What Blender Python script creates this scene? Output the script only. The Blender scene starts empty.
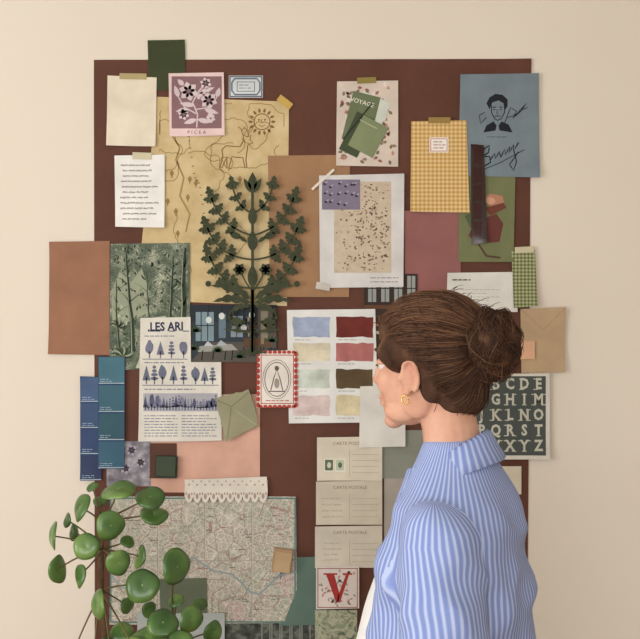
import bpy, bmesh, math, random
from mathutils import Vector, Matrix, noise
from mathutils.bvhtree import BVHTree
S=0.0024; CZ=1.6; CD=2.6
scn=bpy.context.scene
try: scn.view_settings.view_transform='Standard'
except Exception: pass
def lin(c):
    c=c/255.0
    return c/12.92 if c<=0.04045 else ((c+0.055)/1.055)**2.4
def C(t): return (lin(t[0]),lin(t[1]),lin(t[2]),1)
MC={}
class NT:
    def __init__(s,name):
        s.m=bpy.data.materials.new(name); s.m.use_nodes=True
        s.t=s.m.node_tree; s.b=s.t.nodes['Principled BSDF']
        s.b.inputs['Specular IOR Level'].default_value=0.25
    def n(s,typ,**kw):
        x=s.t.nodes.new(typ)
        for k,v in kw.items(): setattr(x,k,v)
        return x
    def l(s,a,b): s.t.links.new(a,b)
    def mix(s,fac,a,b,mode='MIX'):
        x=s.n('ShaderNodeMixRGB',blend_type=mode)
        for i,v in enumerate((fac,a,b)):
            if hasattr(v,'links'): s.l(v,x.inputs[i])
            else: x.inputs[i].default_value=v
        return x.outputs[0]
    def math(s,op,a,b=0.0,c=0.0):
        x=s.n('ShaderNodeMath',operation=op)
        for i,v in enumerate((a,b,c)):
            if hasattr(v,'links'): s.l(v,x.inputs[i])
            else: x.inputs[i].default_value=v
        return x.outputs[0]
    def noise(s,vec,scale,detail=3,rough=.5,dist=0):
        x=s.n('ShaderNodeTexNoise'); x.inputs['Scale'].default_value=scale; x.inputs['Detail'].default_value=detail
        x.inputs['Roughness'].default_value=rough; x.inputs['Distortion'].default_value=dist
        if vec is not None: s.l(vec,x.inputs['Vector'])
        return x.outputs['Fac']
    def ramp(s,fac,stops):
        x=s.n('ShaderNodeValToRGB'); s.l(fac,x.inputs[0]); e=x.color_ramp.elements
        while len(e)<len(stops): e.new(0.5)
        for i,(p,c) in enumerate(stops): e[i].position=p; e[i].color=c
        return x.outputs[0]
    def uv(s): return s.n('ShaderNodeTexCoord').outputs['UV']
    def obj(s): return s.n('ShaderNodeTexCoord').outputs['Object']
    def col(s,o): s.l(o,s.b.inputs['Base Color'])
    def bump(s,h,st=.2,d=.002):
        x=s.n('ShaderNodeBump'); x.inputs['Strength'].default_value=st; x.inputs['Distance'].default_value=d
        s.l(h,x.inputs['Height']); s.l(x.outputs[0],s.b.inputs['Normal'])
def mat(col,rough=.8,var=.05,scale=14,bump=.1,name=None):
    key=(col,rough,var,scale,bump)
    if key in MC: return MC[key]
    t=NT(name or 'paper_%d_%d_%d'%col); t.b.inputs['Roughness'].default_value=rough
    o=t.obj(); f=t.noise(o,scale,4)
    a=tuple(max(0,min(255,c*(1-var))) for c in col); b=tuple(min(255,c*(1+var)) for c in col)
    t.col(t.ramp(f,[(.3,C(a)),(.7,C(b))]))
    if bump>0: t.bump(t.noise(o,scale*6,3),bump,.001)
    MC[key]=t.m; return t.m
def link(o,parent=None):
    scn.collection.objects.link(o)
    if parent: o.parent=parent
    return o
# ---------------------------------------------------------------- flat sheets
TG={}
def text_geo(s,bold,shear):
    k=(s,bold,shear)
    if k in TG: return TG[k]
    cu=bpy.data.curves.new('t','FONT'); cu.body=s; cu.size=1; cu.align_x='CENTER'; cu.align_y='CENTER'
    cu.offset=bold; cu.shear=shear; cu.resolution_u=2
    ob=bpy.data.objects.new('t',cu); scn.collection.objects.link(ob)
    dg=bpy.context.evaluated_depsgraph_get(); dg.update()
    me=bpy.data.meshes.new_from_object(ob.evaluated_get(dg))
    r=([(v.co.x,v.co.y) for v in me.vertices],[tuple(p.vertices) for p in me.polygons])
    bpy.data.objects.remove(ob); bpy.data.meshes.remove(me); bpy.data.curves.remove(cu)
    TG[k]=r; return r
NSH=[0]; KS=.00014
class Sheet:
    def __init__(s,name,layer,quad,col,n=None,curl={},wave=0,edge=0.0004,jag=0,seed=1):
        NSH[0]+=1
        s.name=name; s.off=0.0016+layer*0.0014+NSH[0]*.000006; s.v=[];s.uv=[];s.f=[];s.mi=[];s.mats=[]
        if len(quad)==2:
            (a,b),(c,d)=quad; quad=[(a,b),(c,b),(c,d),(a,d)]
        s.q=quad; s.curl=[(quad[i],h,R) for i,(h,R) in curl.items()]; s.wave=wave; s.r=random.Random(seed)
        s.bend=bool(curl) or wave>0
        ext=max(abs(quad[2][0]-quad[0][0]),abs(quad[2][1]-quad[0][1]))
        if n is None: n=max(4,int(ext/4)) if s.bend else 2
        m=s.M(col); g=[]
        for j in range(n+1):
            row=[]
            for i in range(n+1):
                u=i/n;w=j/n
                x=(quad[0][0]*(1-u)+quad[1][0]*u)*(1-w)+(quad[3][0]*(1-u)+quad[2][0]*u)*w
                y=(quad[0][1]*(1-u)+quad[1][1]*u)*(1-w)+(quad[3][1]*(1-u)+quad[2][1]*u)*w
                if jag and (i in(0,n) or j in(0,n)): x+=s.r.uniform(-jag,jag); y+=s.r.uniform(-jag,jag)
                row.append(s.pt(x,y,0))
            g.append(row)
        for j in range(n):
            for i in range(n): s.face((g[j][i],g[j+1][i],g[j+1][i+1],g[j][i+1]),m)
        bd=[g[0][i] for i in range(n)]+[g[j][n] for j in range(n)]+[g[n][i] for i in range(n,0,-1)]+[g[j][0] for j in range(n,0,-1)]
        bk=[]
        for a in bd:
            x,y,z=s.v[a]; s.v.append((x,y+edge,z)); s.uv.append(s.uv[a]); bk.append(len(s.v)-1)
        for i in range(len(bd)):
            j=(i+1)%len(bd); s.face((bd[i],bd[j],bk[j],bk[i]),m)
    def M(s,c):
        m=mat(c) if isinstance(c,tuple) else c
        if m not in s.mats: s.mats.append(m)
        return s.mats.index(m)
    def face(s,f,m): s.f.append(f); s.mi.append(m)
    def pt(s,x,y,k):
        d=s.off+k*KS
        for (cx,cy),h,R in s.curl:
            t=max(0,1-math.hypot(x-cx,y-cy)/R); d+=h*t*t
        if s.wave: d+=s.wave*(.5+.5*math.sin(x*.09+y*.035+s.off*900))
        s.v.append(((x-320)*S,-d,CZ-(y-319.5)*S)); s.uv.append((x/100,-y/100)); return len(s.v)-1
    def poly(s,pts,c,k=1): s.face(tuple(s.pt(x,y,k) for x,y in pts),s.M(c)); return s
    def rect(s,x0,y0,x1,y1,c,k=1,rot=0,n=1):
        cx,cy=(x0+x1)/2,(y0+y1)/2; a=math.radians(rot); ca,sa=math.cos(a),math.sin(a); m=s.M(c)
        nx=max(1,math.ceil((x1-x0)/6)) if s.bend else 1; ny=max(1,math.ceil((y1-y0)/6)) if s.bend else 1
        g=[]
        for j in range(ny+1):
            row=[]
            for i in range(nx+1):
                x=x0+(x1-x0)*i/nx; y=y0+(y1-y0)*j/ny
                row.append(s.pt(cx+(x-cx)*ca-(y-cy)*sa, cy+(x-cx)*sa+(y-cy)*ca,k))
            g.append(row)
        for j in range(ny):
            for i in range(nx): s.face((g[j][i],g[j+1][i],g[j+1][i+1],g[j][i+1]),m)
        return s
    def frame(s,x0,y0,x1,y1,w,c,k=1):
        for a in((x0,y0,x1,y0+w),(x0,y1-w,x1,y1),(x0,y0,x0+w,y1),(x1-w,y0,x1,y1)): s.rect(*a,c,k)
        return s
    def ell(s,cx,cy,rx,ry,c,k=1,rot=0,n=16,jit=0):
        a0=math.radians(rot); p=[]
        for i in range(n):
            a=-2*math.pi*i/n; q=1+s.r.uniform(-jit,jit); x=rx*q*math.cos(a); y=ry*q*math.sin(a)
            p.append((cx+x*math.cos(a0)-y*math.sin(a0),cy+x*math.sin(a0)+y*math.cos(a0)))
        return s.poly(p,c,k)
    def line(s,pts,w,c,k=1,taper=False):
        m=s.M(c); L=[]
        if s.bend:
            q=[pts[0]]
            for b in pts[1:]:
                a=q[-1]; d=math.hypot(b[0]-a[0],b[1]-a[1]); nn=max(1,math.ceil(d/6))
                for i in range(1,nn+1): q.append((a[0]+(b[0]-a[0])*i/nn,a[1]+(b[1]-a[1])*i/nn))
            pts=q
        n=len(pts)
        for i,(x,y) in enumerate(pts):
            a=pts[max(0,i-1)];b=pts[min(n-1,i+1)];dx,dy=b[0]-a[0],b[1]-a[1];l=math.hypot(dx,dy) or 1
            ww=w*(1-.8*i/(n-1) if taper else 1)/2
            L.append((s.pt(x-dy/l*ww,y+dx/l*ww,k),s.pt(x+dy/l*ww,y-dx/l*ww,k)))
        for i in range(n-1): s.face((L[i][0],L[i][1],L[i+1][1],L[i+1][0]),m)
        return s
    def ring(s,cx,cy,rx,ry,w,c,k=1,n=20):
        return s.line([(cx+rx*math.cos(2*math.pi*i/n),cy+ry*math.sin(2*math.pi*i/n)) for i in range(n+1)],w,c,k)
    def leaf(s,x0,y0,x1,y1,w,c,k=1,lobes=0,n=12,bend=0):
        dx,dy=x1-x0,y1-y0; up=[];dn=[]; l=math.hypot(dx,dy) or 1; nx,ny=-dy/l,dx/l
        if lobes: n=lobes*4
        for i in range(n+1):
            t=i/n; h=w*math.sin(math.pi*t**.8)*.5; bb=bend*math.sin(math.pi*t)
            if lobes: h*=(.5+.5*abs(math.sin(t*math.pi*lobes)))
            up.append((x0+dx*t+nx*(h+bb),y0+dy*t+ny*(h+bb))); dn.append((x0+dx*t-nx*(h-bb),y0+dy*t-ny*(h-bb)))
        m=s.M(c); U=[s.pt(x,y,k) for x,y in up]; D=[s.pt(x,y,k) for x,y in dn]
        for i in range(n): s.face((U[i],U[i+1],D[i+1],D[i]),m)
        return s
    def text(s,st,x,y,size,c,k=2,rot=0,bold=0,shear=0,sx=1):
        V,F=text_geo(st,bold,shear); m=s.M(c); a=math.radians(rot); ca,sa=math.cos(a),math.sin(a)
        idx=[]
        for vx,vy in V:
            px,py=vx*size*sx,-vy*size
            idx.append(s.pt(x+px*ca-py*sa,y+px*sa+py*ca,k))
        for f in F: s.face(tuple(idx[i] for i in f),m)
        return s
    def words(s,x0,y0,x1,y1,rows,c,k=2,h=1.0,fill=.9):
        for j in range(rows):
            y=y0+(y1-y0)*(j+.5)/rows; x=x0; end=x1-(s.r.random()*.35*(x1-x0) if s.r.random()<.3 else 0)
            while x<end-1:
                w=min(s.r.uniform(1.5,6),end-x); s.rect(x,y-h/2,x+w,y+h/2,c,k); x+=w+s.r.uniform(.7,1.3)
        return s
    def hand(s,x0,y0,x1,y1,rows,c,k=2,w=.5,amp=1):
        for j in range(rows):
            y=y0+(y1-y0)*(j+.5)/rows; x=x0+s.r.uniform(0,3); end=x1-s.r.random()*.3*(x1-x0)
            while x<end-2:
                L=min(s.r.uniform(3,8),end-x); n=max(3,int(L*1.6)); p=[]
                for i in range(n): p.append((x+L*i/(n-1),y+(-1)**i*s.r.uniform(.2,amp)))
                s.line(p,w,c,k); x+=L+s.r.uniform(1,1.8)
        return s
    def tape(s,x0,y0,x1,y1,rot=0,c=(196,176,112)): return s.rect(x0,y0,x1,y1,mat(c,.5,.04),9,rot)
    def done(s):
        me=bpy.data.meshes.new(s.name); me.from_pydata(s.v,[],s.f)
        for m in s.mats: me.materials.append(m)
        me.polygons.foreach_set('material_index',s.mi)
        ul=me.uv_layers.new(name='UV')
        for lp in me.loops: ul.data[lp.index].uv=s.uv[lp.vertex_index]
        o=bpy.data.objects.new(s.name,me); link(o)
        c=sum((v.co for v in me.vertices),Vector())/len(me.vertices)
        me.transform(Matrix.Translation(-c)); o.location=c
        return o
# pattern materials
def m_gingham(name,base,mid,dark,per):
    t=NT(name); sp=t.n('ShaderNodeSeparateXYZ'); t.l(t.uv(),sp.inputs[0])
    a=t.math('GREATER_THAN',t.math('FRACT',t.math('MULTIPLY',sp.outputs[0],per)),.5)
    b=t.math('GREATER_THAN',t.math('FRACT',t.math('MULTIPLY',sp.outputs[1],per)),.5)
    f=t.math('MULTIPLY',t.math('ADD',a,b),.5)
    t.col(t.ramp(f,[(0,C(base)),(.5,C(mid)),(1,C(dark))])); return t.m
def m_map():
    t=NT('printed_street_map'); uv=t.uv()
    base=t.ramp(t.noise(uv,2.2,4),[(.35,C((182,174,158))),(.47,C((192,184,168))),(.56,C((176,178,158))),(.64,C((196,176,166)))])
    def edges(sc,w):
        v=t.n('ShaderNodeTexVoronoi',feature='DISTANCE_TO_EDGE'); v.inputs['Scale'].default_value=sc; t.l(uv,v.inputs['Vector'])
        return t.math('LESS_THAN',v.outputs['Distance'],w)
    c=t.mix(t.math('MULTIPLY',edges(48,.09),.45),base,C((112,108,100)))
    c=t.mix(t.math('MULTIPLY',edges(17,.05),.5),c,C((226,218,200)))
    c=t.mix(t.math('MULTIPLY',edges(6,.018),.6),c,C((140,100,90)))
    t.col(c); return t.m
def m_two(name,stops,scale,detail=4,dist=0,rough=.8):
    t=NT(name); t.b.inputs['Roughness'].default_value=rough
    t.col(t.ramp(t.noise(t.uv(),scale,detail,.6,dist),[(p,C(c)) for p,c in stops])); return t.m
# ---------------------------------------------------------------- collage
def R(x0,y0,x1,y1): return [(x0,y0),(x1,y1)]
DK=(60,52,46)
bt=NT('brown_paper'); o_=bt.obj(); bt.col(bt.ramp(bt.noise(o_,5,4),[(.3,C((86,52,39))),(.7,C((99,61,47)))])); bt.bump(bt.noise(o_,7,4,.55),.5,.012); bt.b.inputs['Roughness'].default_value=.7
Sheet('brown_backing_paper',0,[(94,60),(531,59),(527,662),(95,662)],bt.m,curl={1:(.004,40)},wave=.0007).done()
Sheet('dark_green_card',2,[(148,41),(185,40),(186,90),(149,91)],(60,66,40),curl={0:(.003,25)}).done()
s=Sheet('cream_note_paper',3,[(108,76),(157,78),(156,147),(107,146)],(220,209,188),curl={3:(.006,35),2:(.005,30)})
s.tape(120,74,147,80,1,(170,154,108)).done()
s=Sheet('lilac_floral_card',4,[(169,74),(224,73),(225,136),(170,137)],(222,196,192),curl={2:(.004,30)})
mv=(134,102,106); lt=(208,190,192)
s.rect(172,77,222,129,mv,1)
def flower(s,x,y,r,c,c2,k=2,n=6):
    for i in range(n):
        a=2*math.pi*i/n+.3; s.leaf(x,y,x+r*math.cos(a),y+r*math.sin(a),r*.75,c,k)
    s.ell(x,y,r*.22,r*.22,c2,k+1)
s.line([(197,128),(198,115),(193,103),(199,92),(206,84)],1.4,lt,2)
s.line([(198,115),(185,108),(179,98)],1.2,lt,2); s.line([(196,110),(210,108),(217,98)],1.2,lt,2)
flower(s,189,92,10,lt,mv,3); flower(s,209,101,9,lt,mv,3); flower(s,184,115,6,lt,mv,3); flower(s,206,84,6,lt,mv,3); flower(s,211,119,5,lt,mv,3)
for a in [(197,120,184,124),(198,120,212,123),(195,106,180,104),(205,110,219,114),(199,94,215,88),(179,98,175,86),(217,98,220,88),(184,86,178,80),(212,112,208,122),(198,100,203,92),(190,110,176,112)]:
    s.leaf(*a,5,lt,3)
s.text('P I C E A',197,133,5,(120,80,85)).done()
s=Sheet('blue_bordered_label',2,R(229,76,263,98),(204,208,206))
s.frame(229.5,76.5,262.5,97.5,1.2,(92,102,118),1)
s.line([(235,79),(257,79),(260,83),(260,91),(257,95),(235,95),(232,91),(232,83),(235,79)],1.6,(100,112,132),2)
s.frame(237,82,255,92,.7,(100,112,132),2); s.words(239,84,253,90,2,(120,125,135),h=.8).done()
# vintage yellow illustrated map
ym=m_two('aged_yellow_map_paper',[(.3,(184,160,114)),(.5,(200,178,132)),(.7,(210,190,148))],3)
s=Sheet('vintage_yellow_map',1,[(157,97),(289,102),(287,306),(136,300)],ym,curl={1:(.003,30)})
yl=(128,98,58); 
s.ring(262,122,8,8,1,yl,2); s.ell(259,120,1,1,yl,2); s.ell(265,120,1,1,yl,2); s.line([(259,125),(262,127),(265,125)],.8,yl,2); s.line([(262,119),(261,123),(263,123)],.6,yl,2)
for i in range(14):
    a=i*2*math.pi/14; s.leaf(262+9*math.cos(a),122+9*math.sin(a),262+14*math.cos(a),122+14*math.sin(a),2.6,yl,2)
rr=random.Random(4)
for j in range(14):
    x=160+rr.random()*100; y=100+rr.random()*130; p=[]
    a=rr.random()*6
    for i in range(26):
        p.append((x,y)); a+=rr.uniform(-.7,.7); x+=3.2*math.cos(a); y+=3.2*math.sin(a)
        x=min(284,max(160,x)); y=min(296,max(104,y))
    s.line(p,.8,(152,124,80),2)
deer=[(222,150),(226,146),(240,147),(244,140),(243,135),(247,137),(251,136),(250,140),(253,143),(248,145),(247,152),(246,160),(247,168),(245,168),(243,158),(232,157),(229,168),(227,168),(227,157),(222,168),(220,168),(223,156),(222,150)]
s.line(deer,1,yl,3)
for dx,dy in((243,135),(249,136)): s.line([(dx,dy),(dx-2,dy-6),(dx-5,dy-8)],.7,yl,3); s.line([(dx-1,dy-4),(dx+2,dy-8)],.7,yl,3)
s.line([(170,108),(176,120),(172,135),(180,148),(176,160),(184,178),(180,196),(190,214),(186,232)],1.6,(160,126,78),2)
for i in range(22): s.rect(180+i*1.2,110+6*math.sin(i*.7)+i*5.2,182+i*1.2,111+6*math.sin(i*.7)+i*5.2,yl,3)
for (x,y) in [(206,118),(212,126),(200,130),(190,182),(196,186),(188,200),(228,188),(178,236),(205,232),(215,112),(240,182),(172,176),(168,204),(176,214)]:
    s.leaf(x,y,x,y-6,4,(150,122,76),3); s.line([(x,y+2),(x,y-1)],.8,yl,3)
s.tape(277,99,293,106,38,(186,154,76)).done()
s=Sheet('handwritten_note',4,[(115,156),(165,155),(165,228),(116,227)],(228,226,220),curl={2:(.005,30),3:(.003,25)})
s.hand(121,163,160,222,11,(40,38,42),w=.75,amp=1.1); s.tape(133,153,152,160,2,(200,190,160)).done()
s=Sheet('kraft_brown_sheet',2,[(268,156),(350,155),(349,297),(270,297)],(156,120,88)).done()
# travel print
s=Sheet('travel_book_print',3,[(337,82),(398,81),(398,167),(336,166)],(206,192,178),curl={3:(.003,25)})
rr=random.Random(8)
for i in range(150):
    x=rr.uniform(341,393); y=rr.uniform(86,162); a=rr.random()*6
    s.leaf(x,y,x+5*math.cos(a),y+5*math.sin(a),3,rr.choice([(150,100,88),(180,132,116),(120,106,86),(216,208,196),(140,120,104),(210,196,180)]),1+(i%3))
s.rect(354,96,384,136,(200,205,192),5,24); s.rect(347,94,375,143,(104,114,84),6,14)
s.text('VOYAGE',362,103,6.2,(216,216,198),7,16,.01)
s.rect(347,114,367,156,(66,76,54),7,26); s.rect(354,120,382,154,(126,136,100),8,28)
s.line([(343,140),(372,104)],1.6,(44,50,40),9); s.rect(358,124,378,125,(170,176,146),9,28)
s.tape(357,78,376,84,-2,(140,124,62)).done()
# rose paper, olive print
Sheet('dusty_rose_paper',2,[(404,211),(459,210),(461,296),(405,296)],(142,94,90),curl={0:(.002,20)}).done()
s=Sheet('olive_green_print',3,[(459,176),(515,176),(513,262),(458,262)],(112,116,80),curl={2:(.004,25)})
s.poly([(486,204),(484,197),(490,194),(502,196),(504,205),(498,210)],(172,124,98),1); s.poly([(484,208),(503,203),(506,208),(490,216)],(112,62,50),2)
s.poly([(474,222),(496,214),(503,224),(499,242),(478,244),(468,236)],(102,56,50),2); s.ell(490,201,5,3.5,(196,152,124),3,10)
s.poly([(464,216),(476,212),(480,222),(470,228)],(84,92,64),3); s.line([(478,244),(486,256),(500,258)],2,(84,64,52),2).done()
s=Sheet('blue_grey_portrait_poster',4,[(460,75),(538,74),(539,178),(458,176)],(116,129,136),curl={2:(.006,30),1:(.003,30)})
ik=(30,32,38)
s.poly([(489,110),(486,104),(489,98),(495,94.5),(502,95.5),(507,100),(507,107),(504,111),(503,104),(498,101),(492,103)],ik,2)
s.line([(491,106),(491,113),(494,119),(497,121),(501,119),(504,113),(504,106)],.9,ik,3)
s.line([(492,108),(495.5,107.6)],1,ik,3); s.line([(499,107.6),(502,108)],1,ik,3); s.ell(493.9,110.2,.8,.7,ik,3); s.ell(500.3,110.2,.8,.7,ik,3); s.line([(497,110),(496,114),(498,114.3)],.6,ik,3)
s.line([(494,117),(497,116.4),(500,117)],.9,ik,3)
s.poly([(493,122),(486,126),(483,133),(495,131),(496,126)],ik,2); s.poly([(501,122),(508,125),(512,133),(499,131),(498,126)],ik,2)
s.line([(504,124),(510,108),(516,112),(512,119),(520,112),(526,104),(518,112),(527,108)],.8,ik,3); s.line([(507,118),(514,116),(522,110)],.7,ik,3)
s.line([(486,118),(480,124),(479,116),(484,113)],.8,ik,3)
s.line([(478,165),(484,149),(489,146),(488,153),(482,157),(489,157),(490,163),(483,167),(480,163)],1.3,ik,3)
s.line([(490,160),(494,154),(495,159),(499,152),(500,158),(504,150),(505,155),(509,147),(509,153),(513,145),(513,151),(518,143)],1.2,ik,3)
s.line([(513,150),(516,162),(513,171),(509,165),(518,152)],1,ik,3); s.line([(480,171),(500,163),(524,150)],.7,ik,3)
s.words(486,136.5,510,138.5,1,(70,78,86),h=.7).done()
s=Sheet('yellow_gingham_booklet',5,[(411,122),(466,121),(469,213),(410,212)],m_gingham('yellow_gingham_print',(220,196,144),(206,168,106),(184,142,74),24),curl={3:(.004,25),2:(.003,20)})
s.rect(429,138,448,153,(234,226,218),1); s.frame(430,139,447,152,.7,(190,120,100),2); s.words(433,141,445,150,3,(150,100,90),h=.8)
s.tape(428,118,450,124,0,(150,124,66)).done()
dkf=NT('dark_film'); dkf.b.inputs['Base Color'].default_value=C((46,22,18)); dkf.b.inputs['Roughness'].default_value=.2; dkf.b.inputs['Specular IOR Level'].default_value=.5
s=Sheet('film_strip',7,[(470,145),(483,146),(487,243),(471,245)],dkf.m,curl={0:(.003,20),2:(.004,20)},wave=.001)
for y in range(150,240,18): s.rect(472.5,y,481,y+15,mat((56+(y%3)*5,26,22),.25),1)
s.done()
# speckled sheet
pw=(208,205,202)
s=Sheet('speckled_print_sheet',5,[(319,176),(404,174),(403,287),(320,288)],pw,curl={3:(.004,25),2:(.005,30)})
sp=m_two('speckled_beige',[(.35,(188,170,148)),(.6,(200,184,162)),(.75,(178,156,132))],9)
s.rect(334,182,391,273,sp,1)
rr=random.Random(12)
for i in range(360):
    x=rr.uniform(336,389); y=rr.uniform(185,271)
    if rr.random()<.3 or abs(x-363-9*math.sin(y*.06))<18: s.ell(x,y,rr.uniform(.5,1.3),rr.uniform(.4,1.1),rr.choice([(120,96,76),(140,114,90),(96,80,66)]),2,n=7)
s.rect(322,180,360,210,(126,116,136),3)
for i in range(16):
    x=326+(i%6)*6+rr.uniform(-2,2); y=186+(i//6)*9+rr.uniform(-2,2); s.ell(x,y,1.6,1.2,(58,46,64),4,n=6); s.leaf(x,y,x+3,y-3,1.5,(166,160,176),4)
s.line([(312,190),(334,170)],2.5,(220,212,196),9); s.rect(316,283,330,290,(198,192,182),9,10)
s.words(370,276,398,284,2,(130,120,112),h=.8).done()
Sheet('terracotta_paper',2,[(50,242),(110,241),(110,355),(49,354)],(148,106,82),curl={0:(.005,30),3:(.007,35)}).done()
# foliage etching
t=NT('foliage_etching'); uv=t.uv(); n1=t.noise(uv,6,4,.6); n2=t.noise(uv,75,4,.8)
f=t.math('ADD',t.math('MULTIPLY',n1,.75),t.math('MULTIPLY',n2,.75))
t.col(t.ramp(f,[(.62,C((62,74,58))),(.78,C((96,106,86))),(.92,C((176,178,154)))]))
s=Sheet('green_forest_engraving',3,[(111,244),(190,243),(190,368),(110,370)],t.m,curl={3:(.004,30)})
rr=random.Random(2); g1=(46,58,44); g2=(148,154,130); g3=(182,186,162)
s.poly([(112,290),(120,272),(132,282),(142,268),(150,292),(146,314),(128,322),(113,326)],g2,1)
s.poly([(136,368),(148,338),(150,318),(166,316),(167,345),(182,368)],g3,1)
for i in range(330):
    x=rr.uniform(113,187); y=rr.uniform(247,366)
    if 138<x<170 and y>312: continue
    if 116<x<146 and 280<y<318 and rr.random()<.6: continue
    top=y<275; a=rr.uniform(-2.6,-.5)
    L=rr.uniform(2.5,6); cc=rr.choice([g1,g1,g1,(62,74,56),(84,98,74),g2] if (top or y>330) else [g1,(74,88,62),(60,72,54),g2,g3,(120,130,102)])
    s.leaf(x,y,min(189,x+L*math.cos(a)),max(245,y+L*math.sin(a)),1.7,cc,3+(i%2),n=5)
for (x0,y0,x1,y1,w) in [(134,352,126,252,5),(181,362,186,248,9),(150,332,147,272,2.2),(170,322,173,256,4),(119,348,116,280,2.6)]:
    p=[(x0+(x1-x0)*i/6+rr.uniform(-1,1),y0+(y1-y0)*i/6) for i in range(7)]
    s.line(p,w,g1,5,taper=True); s.line([(x-w*.2,y) for x,y in p],w*.2,g2,6,taper=True)
    for j in range(4):
        bx,by=p[3+j%3]; sg=-1 if j%2 else 1; ex=min(188,max(113,bx+sg*rr.uniform(8,15))); s.line([(bx,by),((bx+ex)/2,by-6),(ex,max(247,by-9))],w*.22,g1,5,taper=True)
for j in range(12): s.line([(150-j*1.1+rr.uniform(-1,1),334+j*2.7),(163+j*1.3,335+j*2.7)],.5,(104,116,96),3)
for (x,y,r) in((123,356,13),(178,352,11),(118,326,9),(152,366,9)):
    for a in range(9):
        b=-math.pi*(a+.5)/9; s.leaf(x,y,min(189,x+r*math.cos(b)),y+r*.8*math.sin(b),1.8,[g1,g2,(60,74,52)][a%3],6,bend=2)
s.done()
# interior photo
s=Sheet('interior_photo_print',3,R(190,305,277,362),(52,60,66))
s.rect(190,305,277,322,(44,50,56),1); s.poly([(190,362),(210,342),(262,342),(277,362)],(84,80,74),1)
s.rect(196,312,214,341,(124,144,152),2); s.rect(219,314,226,338,(100,120,130),2); s.rect(231,316,243,337,(134,148,152),2)
for x in (201,207.5): s.rect(x,312,x+.9,341,(40,46,50),3)
s.rect(196,325,214,326,(40,46,50),3); s.rect(236.5,316,237.3,337,(40,46,50),3)
s.rect(258,308,276,348,(84,78,68),2); s.rect(261,311,268,344,(130,122,104),3)
rr=random.Random(66)
for i in range(26):
    x=rr.uniform(246,258); y=rr.uniform(316,334); s.rect(x,y,x+1.4,y+4,rr.choice([(120,80,60),(90,100,104),(150,140,116),(60,50,44)]),3)
for x,y in((209,320),(222,316),(238,321),(252,315),(244,328)): s.ell(x,y,3,3.4,(206,210,206),6,n=12); s.line([(x,y-3),(x,305)],.5,(24,26,28),5)
s.poly([(200,346),(232,344),(238,350),(198,352)],(150,148,140),4); s.poly([(204,346),(208,341),(214,346)],(180,186,186),5); s.poly([(216,346),(221,340),(228,345)],(160,170,172),5)
for x in(203,214,226,233): s.line([(x,350),(x-1,360)],1,(24,28,30),4)
for x in(244,254,264):
    s.rect(x,338,x+7,347,(96,70,52),4); s.line([(x,347),(x,356)],.9,(40,34,30),4); s.line([(x+7,347),(x+7,356)],.9,(40,34,30),4)
for x,y in((194,350),(272,342),(218,352),(196,332),(240,358)):
    for a in range(9): s.leaf(x,y,x+7*math.cos(-.2-a*.33),y+7*math.sin(-.2-a*.33),1.8,[(48,66,46),(70,88,62)][a%2],5)
s.done()
# tree encyclopedia page
pg=(212,207,195); iv=(96,98,120)
s=Sheet('tree_encyclopedia_page',5,[(141,318),(191,317),(192,441),(139,441)],pg,curl={3:(.004,25)})
s.poly([(190.5,362),(191.5,441),(222,440),(221.5,362)],pg,0.2)
def tree(s,x,y,h,w,c,k=2,kind=0):
    s.rect(x-.6,y-h*.4,x+.6,y,c,k)
    if kind==0: s.ell(x,y-h*.62,w/2,h*.4,c,k,n=14,jit=.14)
    elif kind==1: s.poly([(x-w/2,y-h*.2),(x,y-h),(x+w/2,y-h*.2)],c,k)
    else:
        for i in range(4): s.ell(x,y-h*(.3+.2*i),w/2*(1-.18*i),h*.09,c,k,n=10,jit=.1)
s.text('.LES ARI',166,327,12,(50,54,80),3,-1,.03,0,.86)
for x in(151.5,158,172.5,186.5): s.rect(x-3,330.6,x+3,331.5,(50,54,80),3)
s.words(145,335,188,337,1,iv,h=.8)
for i,x in enumerate((150,161,172,184)): tree(s,x,358,17,8,(112,114,132),3,i%3)
for i,x in enumerate((147,155,163,174,184)): tree(s,x,384,19,8,(104,110,126),3,(i+1)%3)
for i,x in enumerate((196,205,213)): tree(s,x,384,17,8,(104,110,126),3,i%3)
s.line([(143,385),(219,385)],.7,iv,3); s.line([(143,359),(188,359)],.7,iv,3)
s.rect(144,393,218,411,(164,162,168),1)
rr=random.Random(6)
for i in range(24): tree(s,146+i*3.05,410,rr.uniform(9,16),rr.uniform(3,5.5),rr.choice([iv,(84,86,108),(124,124,142)]),3,rr.choice([0,1,2]))
s.words(145,361,186,364,1,iv,h=.8); s.words(145,387,217,391,1,iv,h=.9); s.words(145,414,178,437,8,(130,130,146),h=.9); s.words(182,414,217,437,8,(130,130,146),h=.9)
s.done()
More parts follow.
